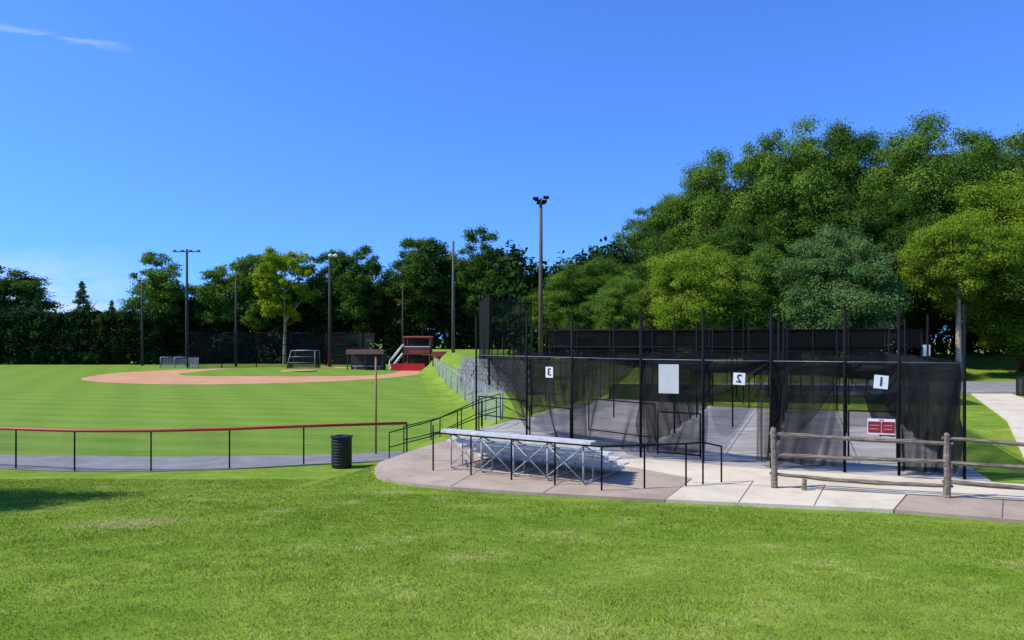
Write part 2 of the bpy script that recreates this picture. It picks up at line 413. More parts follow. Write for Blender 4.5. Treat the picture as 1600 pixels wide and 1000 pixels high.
def mass(name,label,pts,nper,leaf,mat,seed,zt,wid,cat,per=120,cr=1.0,wave=1.0):
    r=np.random.default_rng(seed); cs=[];rs=[]
    for (x0,y0),(x1,y1) in zip(pts[:-1],pts[1:]):
        L=math.hypot(x1-x0,y1-y0); n=int(L*nper)
        for i in range(n):
            t=r.random(); x=x0+(x1-x0)*t; y=y0+(y1-y0)*t+r.normal()*wid*0.4; hz=h1(x,y)
            tz=zt*(0.9+wave*(0.08*math.sin(x*0.9)+0.06*math.sin(x*2.3)))
            z=hz+0.3+(tz-0.8)*r.random(); cs.append((x,y,z)); rs.append((0.7+0.6*r.random())*cr)
    me=leaf_mesh(name,np.array(cs),np.array(rs),per,leaf,seed,0.95,1.0); me.materials.append(mat)
    o=bpy.data.objects.new(name,me); COL.objects.link(o); meta(o,label,cat,kind='stuff'); return o
leaf_hedge=leaf_mat('hedge_foliage',(0.010,0.024,0.007),(0.022,0.048,0.011),(0.045,0.085,0.018),0.1)
mass('hedge','tall dark clipped evergreen hedge along the field edge',[(-115,106),(-50,105.5)],60,0.28,leaf_hedge,81,8.6,1.3,'hedge',100,0.65,0.15)
mass('undergrowth','dark shrubs and brush below the trees behind field',[(-54,112),(1,111)],13,0.6,leaf_hedge,82,11,3.5,'shrubs',90,1.5)
mass('undergrowth','dark shrubs and brush under the woodland trees',[(0,69),(34,70),(66,72)],12,0.42,leaf_hedge,83,11,4,'shrubs',110,1.3)

# ------------------------------------------------------------------ ground
def axis(lo,hi,fine,far,g=1.25):
    a=list(np.arange(lo,hi+1e-6,fine)); s=fine; x=hi
    while x<far: s*=g; x+=s; a.append(x)
    s=fine; x=lo; b=[]
    while x>-far: s*=g; x-=s; b.append(x)
    return np.array(b[::-1]+a)
xs=axis(-24,30,0.5,2500); ys=axis(0,52,0.5,2500)
X,Y=np.meshgrid(xs,ys); Z=H(X,Y); nx,ny=len(xs),len(ys)
me=bpy.data.meshes.new('ground'); V=np.stack([X,Y,Z],-1).reshape(-1,3)
F=[(j*nx+i,j*nx+i+1,(j+1)*nx+i+1,(j+1)*nx+i) for j in range(ny-1) for i in range(nx-1)]
me.from_pydata(V.tolist(),[],F); me.polygons.foreach_set('use_smooth',[True]*len(F)); me.materials.append(lawn)
o=bpy.data.objects.new('ground',me); COL.objects.link(o); o['kind']='structure'
structure('outfield_grass',MB().sheet([(-120,40),(-60,31),(-30,26),(-20,24.4),(-15.8,22.9),(-11,22.5),(-6.4,22.8),(-3.6,23.6),(-2.4,25),(-3.0,32),(-9.3,75),(-14,100),(-120,104)],0.008),fieldm)
def ell(cx,cy,rx,ry,n=72,wob=0.0):
    return [(cx+rx*math.cos(t)*(1+wob*math.sin(5*t)),cy+ry*math.sin(t)*(1+wob*math.sin(4*t+1))) for t in [2*math.pi*i/n for i in range(n)]]
structure('infield_dirt',MB().sheet(ell(-25.6,77,16.1,18.3,wob=0.012),0.02),dirtbase)
ig=[]
for i in range(60):
    t=2*math.pi*i/60; c,s=math.cos(t),math.sin(t); p=4
    r_=10.8/((abs(c)**p+abs(s)**p)**(1/p)); ig.append((-23.6+r_*c*1.03,83.4+r_*s*1.08))
structure('infield_grass',MB().sheet(ig,0.032),fieldm)
structure('pitchers_mound',MB().prism(ell(-23.6,82,1.9,1.9,32),0.034,0.16),dirtbase)
structure('home_plate_dirt',MB().sheet(ell(-23.6,92.6,3.6,2.6,32),0.045),dirtbase)
structure('perimeter_path',MB().sheet([(-60,35),(-30,24),(-20,22.4),(-16.5,21.1),(-13.7,20.4),(-11.9,20.05),(-9.8,20.05),(-7.8,20.4),(-6.0,21.1),(-4.4,21.6),(-2.6,22.6),(-1.6,24.5),(-2.4,25),(-3.4,23.7),(-6.4,22.85),(-11,22.55),(-15.8,22.95),(-20,24.5),(-30,26.1),(-60,38)],0.016),asphalt)
structure('concrete_pad',MB().prism([(-2.92,16.24),(-2.86,15.4),(-2.70,14.75),(-2.44,14.3),(-1.9,13.9),(-1.13,13.52),(-.3,13.25),(0.55,13.0),(1.6,12.72),(2.57,12.46),(3.5,14.38),(1.8,16.5),(-0.9,20.6),(-1.9,19.6)],0.55,0.90),aggr)
structure('concrete_walk',MB().prism([(2.59,12.46),(6.05,11.74),(6.9,12.93),(12,11.4),(12,12.6),(8.9,14.05),(5.4,15.3),(2.9,16.7),(1.82,16.5),(3.53,14.38)],0.55,0.902),light)
structure('paved_path',MB().prism([(6.07,11.73),(7.6,11.05),(12,9.1),(16,7.1),(16,10.2),(12,11.38),(6.92,12.91)],0.55,0.899),aggr)
jm=simple('dark_joint',(0.13,0.11,0.09),(0.18,0.16,0.13),5,0.9,bmp=0)  # dark tone of the thin groove strips between slabs
mb=MB()
def strip(mb,a,b,w,z):
    d=Vector((b[0]-a[0],b[1]-a[1])).normalized(); n=Vector((-d.y,d.x))*w/2
    mb.sheet([(a[0]-n.x,a[1]-n.y),(b[0]-n.x,b[1]-n.y),(b[0]+n.x,b[1]+n.y),(a[0]+n.x,a[1]+n.y)],z)
for a,b in [((3.75,12.24),(4.6,14.1)),((4.9,12.0),(5.8,13.7)),((3.4,13.95),(6.9,12.98)),((7.4,11.17),(8.3,12.5)),((0.55,13.02),(1.35,15.0)),((-1.13,13.55),(-.6,15.5))]:
    strip(mb,a,b,0.014,0.907)
structure('pavement_joints',mb,jm)
structure('cage_floor',MB().sheet([(-1.6,21.0),(1.2,17.3),(2.9,16.2),(5.4,14.9),(9.0,13.7),(13.9,27.3),(10.4,28.6),(8.0,30.0),(4.2,34.4),(-0.5,23.5)],0.892),lanefloor)
structure('side_walk',MB().prism([(9.6,13.1),(12.0,12.4),(14.5,16.2),(18.9,24),(24.9,36.9),(22.9,36.9),(16.6,24.8),(11.4,16.4)],0.6,0.884),light)
structure('road',MB().prism([(14,36.8),(70,39.5),(70,50),(14,47)],0.6,0.872),asphalt)
mb=MB(); mb.box((42,36.95+1.1,0.90),(56,0.15,0.18),rz=math.atan2(2.7,56)); structure('kerb',mb,light)

# ------------------------------------------------------------------ near grass blades
def pad_edge(x): return np.interp(x,[-2.95,-2.7,-2.44,-1.9,-1.13,0.55,2.58,6.07,7.6,12,16],[16.3,14.75,14.3,13.9,13.52,13.0,12.46,11.73,11.05,9.1,7.1])-0.02
n=460000
d=3.4+(17-3.4)*RNG.random(n)**1.15; xx=(RNG.random(n)*2-1)*0.76*d
ok=(xx<-3.1)|(d<pad_edge(xx)); d=d[ok]; xx=xx[ok]; n=len(d)
zz=H(xx,d); a=RNG.random(n)*6.283; tall=(0.008+0.018*RNG.random(n))*(1+0.04*(d-4)); wd=0.0026*(1+0.16*(d-3.5))
tuft=0.5+1.0*(np.sin(xx*7+3*np.sin(d*3))*np.sin(d*8+2*np.sin(xx*4))*0.5+0.5)*(0.6+0.4*np.sin(xx*1.3+1)*np.sin(d*1.9)); tall*=tuft
lean=RNG.normal(size=(n,2))*0.9*tall[:,None]
V=np.empty((n,3,3))
V[:,0]=np.stack([xx-np.cos(a)*wd,d-np.sin(a)*wd,zz-0.004],-1)
V[:,1]=np.stack([xx+np.cos(a)*wd,d+np.sin(a)*wd,zz-0.004],-1)
V[:,2]=np.stack([xx+lean[:,0],d+lean[:,1],zz+tall],-1)
me=bpy.data.meshes.new('grass'); me.vertices.add(n*3); me.vertices.foreach_set('co',V.ravel())
me.loops.add(n*3); me.loops.foreach_set('vertex_index',np.arange(n*3,dtype=np.int32))
me.polygons.add(n); me.polygons.foreach_set('loop_start',np.arange(0,n*3,3,dtype=np.int32)); me.polygons.foreach_set('loop_total',np.full(n,3,dtype=np.int32)); me.update()
base=0.70+0.75*RNG.random(n); straw=RNG.random(n)<0.09
C=np.ones((n,3,4)); C[:,:,0]=(base*np.where(straw,1.6,1.0))[:,None]; C[:,:,1]=(base*np.where(straw,1.3,1.0))[:,None]; C[:,:,2]=(base*np.where(straw,3.2,1.0))[:,None]
at=me.color_attributes.new('Col','FLOAT_COLOR','POINT'); at.data.foreach_set('color',C.ravel())
me.materials.append(blade); o=bpy.data.objects.new('grass',me); COL.objects.link(o); meta(o,'short mown green lawn grass on the slope','grass',kind='stuff')

# ------------------------------------------------------------------ outfield fence
def polyfence(name,label,cat,pts,h,postr,matpost,matmesh,capmat=None,capr=0.05,zf=None,extra=()):
    zf=zf or h1
    P=[(x,y,zf(x,y)) for x,y in pts]
    e=empty(name,P[0],label,cat)
    for p in P: part('post',MB().cyl((p[0],p[1],p[2]-0.1),(p[0],p[1],p[2]+h),postr,n=8),matpost,e)
    m=MB(); mr=MB(); mc=MB()
    for a,b in zip(P[:-1],P[1:]):
        bq=len(m.v); m.v+= [(a[0],a[1],a[2]+0.03),(b[0],b[1],b[2]+0.03),(b[0],b[1],b[2]+h-0.02),(a[0],a[1],a[2]+h-0.02)]; m.f.append((bq,bq+1,bq+2,bq+3)); m.sm.append(False)
        mr.cyl((a[0],a[1],a[2]+h),(b[0],b[1],b[2]+h),postr*0.8,n=6)
        for q in extra: mr.cyl((a[0],a[1],a[2]+h*q),(b[0],b[1],b[2]+h*q),postr*0.8,n=6)
    part('mesh_panel',m,matmesh,e); part('rail',mr,matpost,e)
    if capmat:
        pts3=[(p[0],p[1],p[2]+h+0.01) for p in P]; mc.tube(pts3,capr,10); part('top_cap',mc,capmat,e)
    return e
zf0=lambda x,y: 0.0
polyfence('outfield_fence','low chain link outfield fence with red top cap','fence',
 [(-26,24.2),(-22.6,22.9),(-19.6,22.0),(-16.6,21.2),(-13.75,20.5),(-11.9,20.12),(-9.82,20.12),(-7.83,20.5),(-5.97,21.2),(-3.12,21.95)],1.10,0.022,black,chain,capmat=red,capr=0.042,zf=zf0)
polyfence('foul_line_fence','grey chain link fence along the foul line','fence',
 [(-0.35,26.0),(-1.1,31),(-1.9,36),(-2.6,41),(-3.4,46),(-4.2,51),(-5.0,56),(-5.7,61),(-6.5,66),(-7.2,71),(-7.9,76)],1.55,0.035,galv,foulmesh,zf=lambda x,y:0.15)
e=empty('foul_pole',(-4.25,23.1,0),'thin rusty orange foul pole inside the fence','pole')
part('pole',MB().cyl((-4.25,23.1,0),(-4.25,23.1,3.0),0.032,n=10),rustpole,e); part('cap',MB().lathe((-4.25,23.1,3.0),[(0.036,0),(0.036,0.03),(0.01,0.045)],10),rustpole,e)
def trash_can(x,y,label):
    z=h1(x,y)+0.0; e=empty('trash_can',(x,y,z),label,'trash can','trash cans')
    R=0.28
    prof=[(R*0.9,0),(R*0.97,0.02),(R,0.05)]
    for i in range(9):
        q=0.08+i*0.082; prof+=[(R,q),(R+0.007,q+0.015),(R+0.007,q+0.04),(R,q+0.055)]
    prof+=[(R,0.84)]
    part('body',MB().lathe((x,y,z),prof,28),plastic,e)
    part('lid',MB().lathe((x,y,z),[(R+0.02,0.842),(R+0.03,0.85),(R+0.03,0.885),(R*0.8,0.90),(R*0.55,0.905),(R*0.5,0.87),(0.01,0.868)],28),plastic,e)
trash_can(-4.78,20.75,'black ribbed drum trash can on the grass')
trash_can(25.0,36.2,'black trash can beside the concrete walk')

# ------------------------------------------------------------------ light poles
def light_pole(x,y,zt,r,label,style='arm',mat=darkpole):
    z=h1(x,y); e=empty('light_pole',(x,y,z),label,'light pole','ballfield light poles')
    part('pole',MB().tube([(x,y,z-0.1),(x,y,(z+zt)/2),(x,y,zt)],[r*1.25,r,r*0.75],10),mat,e)
    if style=='arm':
        part('crossarm',MB().box((x,y,zt-0.35),(3.6,0.12,0.12)),darkpole,e)
        for dx in(-1.6,-0.55,0.55,1.6):
            part('floodlight',MB().lathe((x+dx,y-0.15,zt-0.32),[(0.08,-.1),(0.24,0.0),(0.26,0.12),(0.1,0.24)],12),galv,e)
    elif style=='top':
        part('crossarm',MB().box((x,y,zt-0.15),(1.0,0.1,0.1)).box((x,y,zt-0.42),(0.7,0.1,0.1)),black,e)
        for dx,dy,dz in((-0.42,-0.2,0),(0.42,-0.2,0.08),(-0.1,0.2,-0.22),(0.25,0.15,-.2)):
            part('floodlight',MB().box((x+dx,y+dy,zt+dz-0.02),(0.46,0.36,0.16),rx=0.5).cyl((x+dx,y+dy,zt+dz-.05),(x+dx,y,zt-.2),0.035),black,e)
    elif style=='side':
        part('crossarm',MB().box((x+0.3,y,zt-0.2),(1.3,0.1,0.1)),darkpole,e)
        for dx in(0.1,0.75):
            part('floodlight',MB().lathe((x+dx,y-0.1,zt-0.2),[(0.1,-.15),(0.28,-0.05),(0.3,0.1),(0.1,0.25)],12),white,e)
greypole=simple('grey_brown_pole',(0.075,0.06,0.05),(0.13,0.105,0.085),3,0.8)
light_pole(-50.0,100,11.2,0.14,'tall bare dark pole at the field edge','none')
light_pole(-43.3,98.5,15.6,0.18,'tall dark light pole with wide crossarm of floodlights','arm')
light_pole(-36.2,97,12.0,0.14,'tall dark pole beside the backstop','none')
light_pole(-23.4,95,14.5,0.19,'tall dark light pole behind home plate','side')
light_pole(-13.0,88,10.0,0.1,'slim dark pole beside the announcer stand','none')
light_pole(-6.35,80,14.2,0.16,'tall grey-brown wooden light pole beside foul line','none',greypole)
light_pole(2.34,60,15.0,0.17,'tall brown light pole with floodlight cluster on top','top',simple('brown_pole',(0.09,0.055,0.035),(0.16,0.10,0.065),2,0.7))

# ------------------------------------------------------------------ distant ballpark things
polyfence('backstop_fence','tall dark chain link backstop behind home plate','fence',
 [(-39.5,90),(-36.5,93),(-33,95.5),(-29,97),(-24.5,97.5),(-20,96.5),(-17.5,94)],4.4,0.07,black,chainfar,zf=zf0,extra=(0.33,0.66))
polyfence('dugout_fence','light grey chain link fence in front of dugout','fence',
 [(-44.2,93),(-42.4,93),(-40.6,93),(-39.0,92)],1.35,0.05,galv,windscreen,zf=zf0)
def mesh_cage(x,y):
    e=empty('practice_cage',(x,y,0),'small grey mesh practice cage beside the backstop','practice cage')
    w,d,h=3.5,2.4,2.2; f=MB(); m=MB()
    A_=[(x-w/2,y-d/2,0),(x+w/2,y-d/2,0),(x+w/2,y+d/2,0),(x-w/2,y+d/2,0)]; B_=[(x-w/2+0.5,y-d/2+0.3,h),(x+w/2-0.1,y-d/2+0.3,h),(x+w/2-0.1,y+d/2,h),(x-w/2+0.5,y+d/2,h)]
    for i in range(4):
        j=(i+1)%4; f.cyl(A_[i],B_[i],0.05,n=6).cyl(B_[i],B_[j],0.05,n=6).cyl(A_[i],A_[j],0.04,n=6)
        b=len(m.v); m.v+=[A_[i],A_[j],B_[j],B_[i]]; m.f.append((b,b+1,b+2,b+3)); m.sm.append(False)
    b=len(m.v); m.v+=B_; m.f.append((b,b+1,b+2,b+3)); m.sm.append(False)
    for k in(0.33,0.66):
        f.cyl(tuple(A_[0][i]+(B_[0][i]-A_[0][i])*k for i in range(3)),tuple(A_[1][i]+(B_[1][i]-A_[1][i])*k for i in range(3)),0.035,n=6)
    part('frame',f,galv,e); part('mesh_panel',m,chainfar,e)
mesh_cage(-25.8,91.5)
def dugout(x,y,w,d,h,label,roofm):
    e=empty('dugout',(x,y,0),label,'dugout','baseball dugouts')
    part('roof',MB().box((x,y,h),(w,d,0.14),rx=-0.06).box((x,y-d/2-0.05,h-0.2),(w+0.1,0.06,0.42)),roofm,e)
    part('back_wall',MB().box((x,y+d/2-0.1,h/2-0.1),(w-0.1,0.15,h-0.3)),darkpole,e)
    for dx in(-w/2+0.1,0,w/2-0.1): part('post',MB().box((x+dx,y-d/2+0.1,h/2-0.08),(0.12,0.12,h-0.2)),darkpole,e)
    part('bench',MB().box((x,y+d/2-0.6,0.45),(w-0.6,0.35,0.06)).box((x-w/3,y+d/2-0.6,0.21),(0.08,0.3,0.42)).box((x+w/3,y+d/2-0.6,0.21),(0.08,0.3,0.42)),alum,e)
dugout(-16.9,86,4.2,2.2,2.3,'open dugout with brown fascia roof beside infield',brownpaint)
dugout(-8.05,82,1.3,3.2,2.1,'low dugout with red roof along the foul line',darkred)
def stand(x,y):
    e=empty('announcer_stand',(x,y,0),'raised announcer stand with dark red roof and white stairs','building')
    part('roof',MB().box((x,y,3.85),(3.3,2.8,0.14),rx=0.03),darkred,e)
    part('deck',MB().box((x,y,1.9),(3.1,2.6,0.14)),darkred,e)
    part('wall',MB().box((x,y+1.3,2.85),(3.0,0.1,1.8)).box((x,y+1.3,0.95),(3.0,0.1,1.6)).box((x+1.45,y,2.85),(0.06,2.4,1.7)),darkpole,e)
    part('railing',MB().box((x,y-1.32,2.35),(2.9,0.05,0.7)),darkred,e)
    part('trim',MB().box((x,y-1.38,2.75),(3.0,0.05,0.09)),white,e)
    for dx in(-1.45,1.45):
        for dy in(-1.25,1.25): part('post',MB().box((x+dx,y+dy,1.9),(0.11,0.11,3.75)),darkred,e)
    part('base_panel',MB().box((x-0.9,y-2.2,0.42),(3.8,0.12,0.82)),redpaint,e)
    st=MB()
    for i in range(8): st.box((x-2.9+i*0.17,y-1.0,0.25+i*0.23),(0.28,0.9,0.06))
    st.cyl((x-3.1,y-1.45,0.1),(x-1.6,y-1.45,2.0),0.11,n=6); st.cyl((x-3.1,y-1.45,1.1),(x-1.6,y-1.45,3.0),0.07,n=6); st.cyl((x-3.1,y-.5,1.1),(x-1.6,y-.5,3.0),0.07,n=6)
    st.cyl((x-3.1,y-1.45,0),(x-3.1,y-1.45,1.1),0.06,n=6)
    part('stairs',st,white,e)
stand(-10.9,86)

# ------------------------------------------------------------------ bleachers
def bleachers(loc,rz,L,rows,htop,label,dep=0.36,nf=4,m=alum,mf=alumframe,fr=1.0):
    e=empty('bleachers',loc,label,'bleachers',None,rz)
    rise=(htop-0.20)/(rows-1)
    for i in range(rows):
        y=i*dep; z=htop-i*rise
        sb=MB().box((L/2,y-0.062,z),(L,0.11,0.03)).box((L/2,y+0.062,z),(L,0.11,0.03)).box((L/2,y-0.118,z-0.026),(L,0.006,0.05))
        part('seat',sb,m,e,local=True)
        if i<rows-1: part('footboard',MB().box((L/2,y+dep*0.5,z-rise-0.08),(L,0.20,0.025)).box((L/2,y+dep*0.5-0.098,z-rise-0.095),(L,0.006,0.035)),m,e,local=True)
    xs_=[0.2+(L-0.4)*k/(nf-1) for k in range(nf)]
    for xk in xs_:
        f=MB(); D=(rows-1)*dep
        f.cyl((xk,-0.02,0.02),(xk,-0.02,htop-0.05),0.017*fr,n=6).cyl((xk,-0.05,0.03),(xk,D+0.15,0.03),0.018*fr,n=6).cyl((xk,-0.02,htop-0.07),(xk,D,0.14),0.017*fr,n=6)
        for i in range(1,rows): f.cyl((xk,i*dep,0.03),(xk,i*dep,htop-i*rise-0.02),0.014*fr,n=6)
        part('frame',f,mf,e,local=True)
    b=MB()
    for k,(a,c) in enumerate(zip(xs_[:-1],xs_[1:])):
        b.cyl((a,-0.05,0.08),(c,-0.05,htop-0.1),0.010*fr,n=6).cyl((a,-0.07,htop-0.1),(c,-0.07,0.08),0.010*fr,n=6)
    b.cyl((xs_[0],-0.05,0.06),(xs_[-1],-0.05,0.06),0.010*fr,n=6)
    part('cross_brace',b,mf,e,local=True)
bx0,by0,bx1,by1=-1.42,15.5,1.50,13.6
bleachers((bx0,by0,0.905),math.atan2(by1-by0,bx1-bx0),math.hypot(bx1-bx0,by1-by0),5,0.80,'low aluminium bleachers with cross-braced frame on concrete pad',dep=0.37,nf=5)

# ------------------------------------------------------------------ black pipe handrails
def handrail(name,label,pts,h,bars,every=0.9,r=0.021):
    e=empty(name,pts[0],label,'handrail','black pipe handrails')
    rail=MB()
    for q in bars: rail.tube([(p[0],p[1],p[2]+h*q) for p in pts],r,8)
    part('rail',rail,black,e)
    for a,b in zip(pts[:-1],pts[1:]):
        L=math.hypot(b[0]-a[0],b[1]-a[1]); n=max(1,round(L/every))
        for i in range(n+ (1 if b is pts[-1] else 0)):
            t=i/n; p=[a[k]+(b[k]-a[k])*t for k in range(3)]
            part('post',MB().cyl((p[0],p[1],p[2]-0.05),(p[0],p[1],p[2]+h),r*1.05,n=8),black,e)
handrail('handrail','black pipe handrail around the bleachers and pad steps',[(-1.75,16.4,0.9),(-1.62,15.2,0.9),(1.6,13.2,0.9),(3.2,13.6,0.9),(3.55,13.75,0.9),(3.95,13.95,0.80)],0.78,(1.0,),0.95,0.016)
handrail('handrail','black two-bar handrail beside ramp to field',[(-3.55,21.4,0.05),(-2.3,21.0,0.42),(-0.9,22.4,0.86),(-0.5,23.8,0.86)],0.85,(1.0,0.5),1.2,0.016)
handrail('handrail','black two-bar handrail beside ramp to field',[(-3.35,22.9,0.05),(-2.2,22.6,0.35),(-1.0,24.2,0.8),(-0.4,25.6,0.85)],0.85,(1.0,0.5),1.2,0.016)

# ------------------------------------------------------------------ split rail fence
def rail_fence():
    random.seed(3)
    posts=[(4.77,13.44),(7.43,12.62),(10.1,11.75),(12.8,10.85)]
    e=empty('split_rail_fence',(4.77,13.44,0.9),'weathered wooden split rail fence on the concrete edge','fence')
    for k,(x,y) in enumerate(posts):
        ln=random.uniform(-.03,.03)
        pts=[(x+ln*q+random.uniform(-.008,.008),y,0.85+q*1.15) for q in(0,0.2,0.4,0.6,0.8,0.97,1.0)]
        part('post',MB().tube(pts,[0.058,0.06,0.055,0.057,0.052,0.05,0.03],8,0.14),wood,e)
    for (a,b) in zip(posts[:-1],posts[1:]):
        for k,(z0,z1) in enumerate([(1.89,1.83),(1.50,1.50),(1.15,1.11)]):
            off=random.uniform(-0.02,0.02)
            dx,dy=(b[0]-a[0]),(b[1]-a[1]); pts=[]; z0+=random.uniform(-.02,.02); z1+=random.uniform(-.02,.02)
            sg=random.uniform(0.0,0.04)
            for i in range(11):
                t=-0.03+1.06*i/10; sag=-sg*math.sin(math.pi*t)
                pts.append((a[0]+dx*t,a[1]+dy*t-0.02*(1-2*(i%2))*0.2+off,z0+(z1-z0)*t+sag+random.uniform(-.006,.006)))
            part('rail',MB().tube(pts,[0.025]+[random.uniform(0.032,0.044) for _ in range(9)]+[0.025],7,0.16),wood,e)
    part('support_stub',MB().tube([(5.22,13.22,0.86),(5.22,13.22,1.0),(5.23,13.22,1.10)],[0.05,0.048,0.04],7,0.15),wood,e)
rail_fence()

# ------------------------------------------------------------------ batting cages
U=Vector((0.37,0.93)).normalized(); ZT=3.14; ZF=0.9; PT=4.24
A=(-1.04,21.5); C=(2.95,16.95); E=(5.45,15.55); Hh=(8.75,14.3)
LN=14.0
def off(p,t): return (p[0]+U.x*t,p[1]+U.y*t)
def curtain(p0,p1,zt,zb,seed,folds=5,amp=0.12,sag=0.05,in0=0.0,in1=0.0,lift=0.0,nu=64,nv=18,back=0.06):
    r=random.Random(seed); ph=r.uniform(0,6); d=Vector((p1[0]-p0[0],p1[1]-p0[1])); nrm=Vector((-d.y,d.x)).normalized(); ns=r.choice((1,2)); sk=r.uniform(-0.35,0.35)
    def fn(u,v):
        uu=u+v*(0.6+0.4*v)*(in0*(1-u)-in1*u)
        x=p0[0]+d.x*uu; y=p0[1]+d.y*uu
        k=u+sk*v
        w=back+amp*math.sin(k*folds*6.283+ph+v*1.2)*(0.05+0.95*v)+amp*0.35*math.sin(k*folds*15+ph*2+v*3)*v+amp*0.8*math.sin(math.pi*v)*math.sin(u*5+ph)
        top_=zt-sag*math.sin(math.pi*((u*ns)%1))
        z=top_+(zb-top_)*v + lift*v*math.sin(u*math.pi*2+ph)*0.5+lift*v*v*0.5
        return (x+nrm.x*w,y+nrm.y*w,z)
    return MB().grid(fn,nu,nv)
def swag(p0,p1,z0,z1,drop,skew=0.0,back=0.10,seed=1):
    r=random.Random(seed); ph=r.uniform(0,6); d=Vector((p1[0]-p0[0],p1[1]-p0[1])); nrm=Vector((-d.y,d.x)).normalized()
    def fn(u,v):
        uu=u+skew*v*math.sin(math.pi*u); zt=z0+(z1-z0)*u-0.06*math.sin(math.pi*u)
        dr=drop*math.sin(math.pi*u)**0.9
        w=back+0.07*math.sin(v*8+u*4+ph)
        return (p0[0]+d.x*uu+nrm.x*w,p0[1]+d.y*uu+nrm.y*w,zt-dr*v)
    return MB().grid(fn,28,14)
def lerp(a,b,t): return (a[0]+(b[0]-a[0])*t,a[1]+(b[1]-a[1])*t)
def post(e,p,zt=PT,r=0.029):
    part('post',MB().cyl((p[0],p[1],ZF-0.1),(p[0],p[1],zt),r,n=10).lathe((p[0],p[1],zt),[(r*1.1,0),(r*1.1,0.03),(0.01,0.05)],10),black,e)
def cage(label,P,Q,fronts,rightside=False,curt=(),swags=(),side_in=0.0):
    e=empty('batting_cage',(P[0],P[1],ZF),label,'batting cage','batting cages side by side')
    for t in fronts: post(e,lerp(P,Q,t))
    for k in(1,2,3):
        post(e,off(P,LN*k/3),PT-0.05,0.027)
        if rightside: post(e,off(Q,LN*k/3),PT-0.05,0.027)
    for k in(0.5,1.0): post(e,off(lerp(P,Q,0.5),LN*k),PT,0.025)
    cb=MB()
    cb.cyl((*P,ZT),(*Q,ZT),0.008,n=5)
    part('front_cable',cb,galv,e)
    cb=MB(); cb.cyl((*off(P,LN),ZT),(*off(Q,LN),ZT),0.014,n=5).cyl((*P,ZT),(*off(P,LN),ZT),0.010,n=5).cyl((*Q,ZT),(*off(Q,LN),ZT),0.010,n=5)
    part('cable',cb,black,e)
    part('side_net',curtain(off(P,0.1),off(P,LN),ZT,ZF+0.06,len(label),7,0.07,0.07,in0=side_in,nu=90),netlight,e)
    if rightside: part('side_net',curtain(off(Q,0.1),off(Q,LN),ZT,ZF+0.06,5,7,0.07,0.07,nu=90),net,e)
    part('back_net',curtain(off(P,LN),off(Q,LN),ZT,ZF+0.06,7,3,0.05,0.05),netlight,e)
    def rf(u,v):
        a=lerp(P,Q,u); q=off(a,LN*v); return (q[0],q[1],ZT-0.24*math.sin(math.pi*u)*(0.5+0.5*abs(math.sin(v*9.42))))
    part('roof_net',MB().grid(rf,10,24),netroof,e)
    for i,(t0,t1,zt,zb,fo,am,i0,i1,lf,mt) in enumerate(curt):
        part('front_net',curtain(lerp(P,Q,t0),lerp(P,Q,t1),zt,zb,int(t0*97+t1*31)+i,fo,am,0.07,i0,i1,lf,back=0.06+0.05*i),mt,e)
    for i,(t0,t1,z0,z1,dr,sk,mt) in enumerate(swags):
        part('net_swag',swag(lerp(P,Q,t0),lerp(P,Q,t1),z0,z1,dr,sk,back=0.12+0.05*i,seed=i+3),mt,e)
    return e
e3=cage('black netted batting cage numbered three with drooping net',A,C,(0,0.36,0.64,1.0),side_in=0.34,curt=[
  (0.07,0.70,ZT,ZF+0.12,2,0.15,0.42,0.0,0.15,net),(0.62,1.0,ZT,ZF+0.1,2,0.14,0.0,0.0,0.0,net)],
  swags=[(0.30,0.98,ZT,ZT-.02,1.25,-0.05,net),(0.05,0.48,ZT,ZT,1.35,0.25,net),(0.6,1.0,ZT,ZT,0.8,0.1,netlight)])
e2=cage('black netted batting cage numbered two with open entrance',C,E,(0.5,),curt=[
  (0.0,0.55,ZT,ZF+0.12,2,0.15,0.0,0.10,0.05,net),(0.88,1.0,ZT,ZF+0.1,1,0.10,0.0,0,0,net),(0.0,0.45,ZT,ZF+0.12,1,0.12,0.1,0.10,0.05,netlight)],
  swags=[(0.0,1.0,ZT,ZT,0.75,0.0,net),(0.5,1.0,ZT,ZT,1.6,-0.2,netlight)])
e1=cage('black netted batting cage numbered one with gate frame',E,Hh,(0.0,0.4,0.68,1.0),rightside=True,curt=[
  (0.0,0.42,ZT,ZF+0.08,2,0.18,0.0,0.06,0.0,net),(0.68,1.0,ZT,ZF+0.05,2,0.14,0.0,0.0,0.0,net),(0.02,0.36,ZT,ZF+0.1,1,0.14,0.0,0.35,0.0,net),(0.40,0.69,ZT,1.8,1,0.07,0.0,0.0,0,net),(0.70,0.99,ZT,ZF+0.05,2,0.14,0.0,0.2,0.0,net),(0.50,0.68,2.55,1.62,1,0.05,0.5,0.05,0,netdark)],
  swags=[(0.0,0.42,ZT,ZT,1.5,-0.25,net),(0.38,0.72,ZT,ZT,0.7,0.0,net)])
def gate(e,p0,p1,z0,z1,bars):
    g=MB(); g.cyl((*p0,z0),(*p0,z1),0.020,n=8).cyl((*p1,z0),(*p1,z1),0.020,n=8)
    for q in bars: z=z0+(z1-z0)*q; g.cyl((*p0,z),(*p1,z),0.018,n=8)
    part('gate',g,black,e)
gate(e1,lerp(E,Hh,0.42),lerp(E,Hh,0.67),1.2,2.15,(0.0,1.0)); 
gate(e3,lerp(A,C,0.02),lerp(A,C,0.36),ZF,1.95,(0.05,0.5,1.0)); gate(e3,lerp(A,C,0.38),lerp(A,C,0.63),ZF,1.85,(0.05,1.0))
gate(e3,off(lerp(A,C,0.55),3),off(lerp(A,C,0.95),3),ZF,1.85,(0.05,1.0))
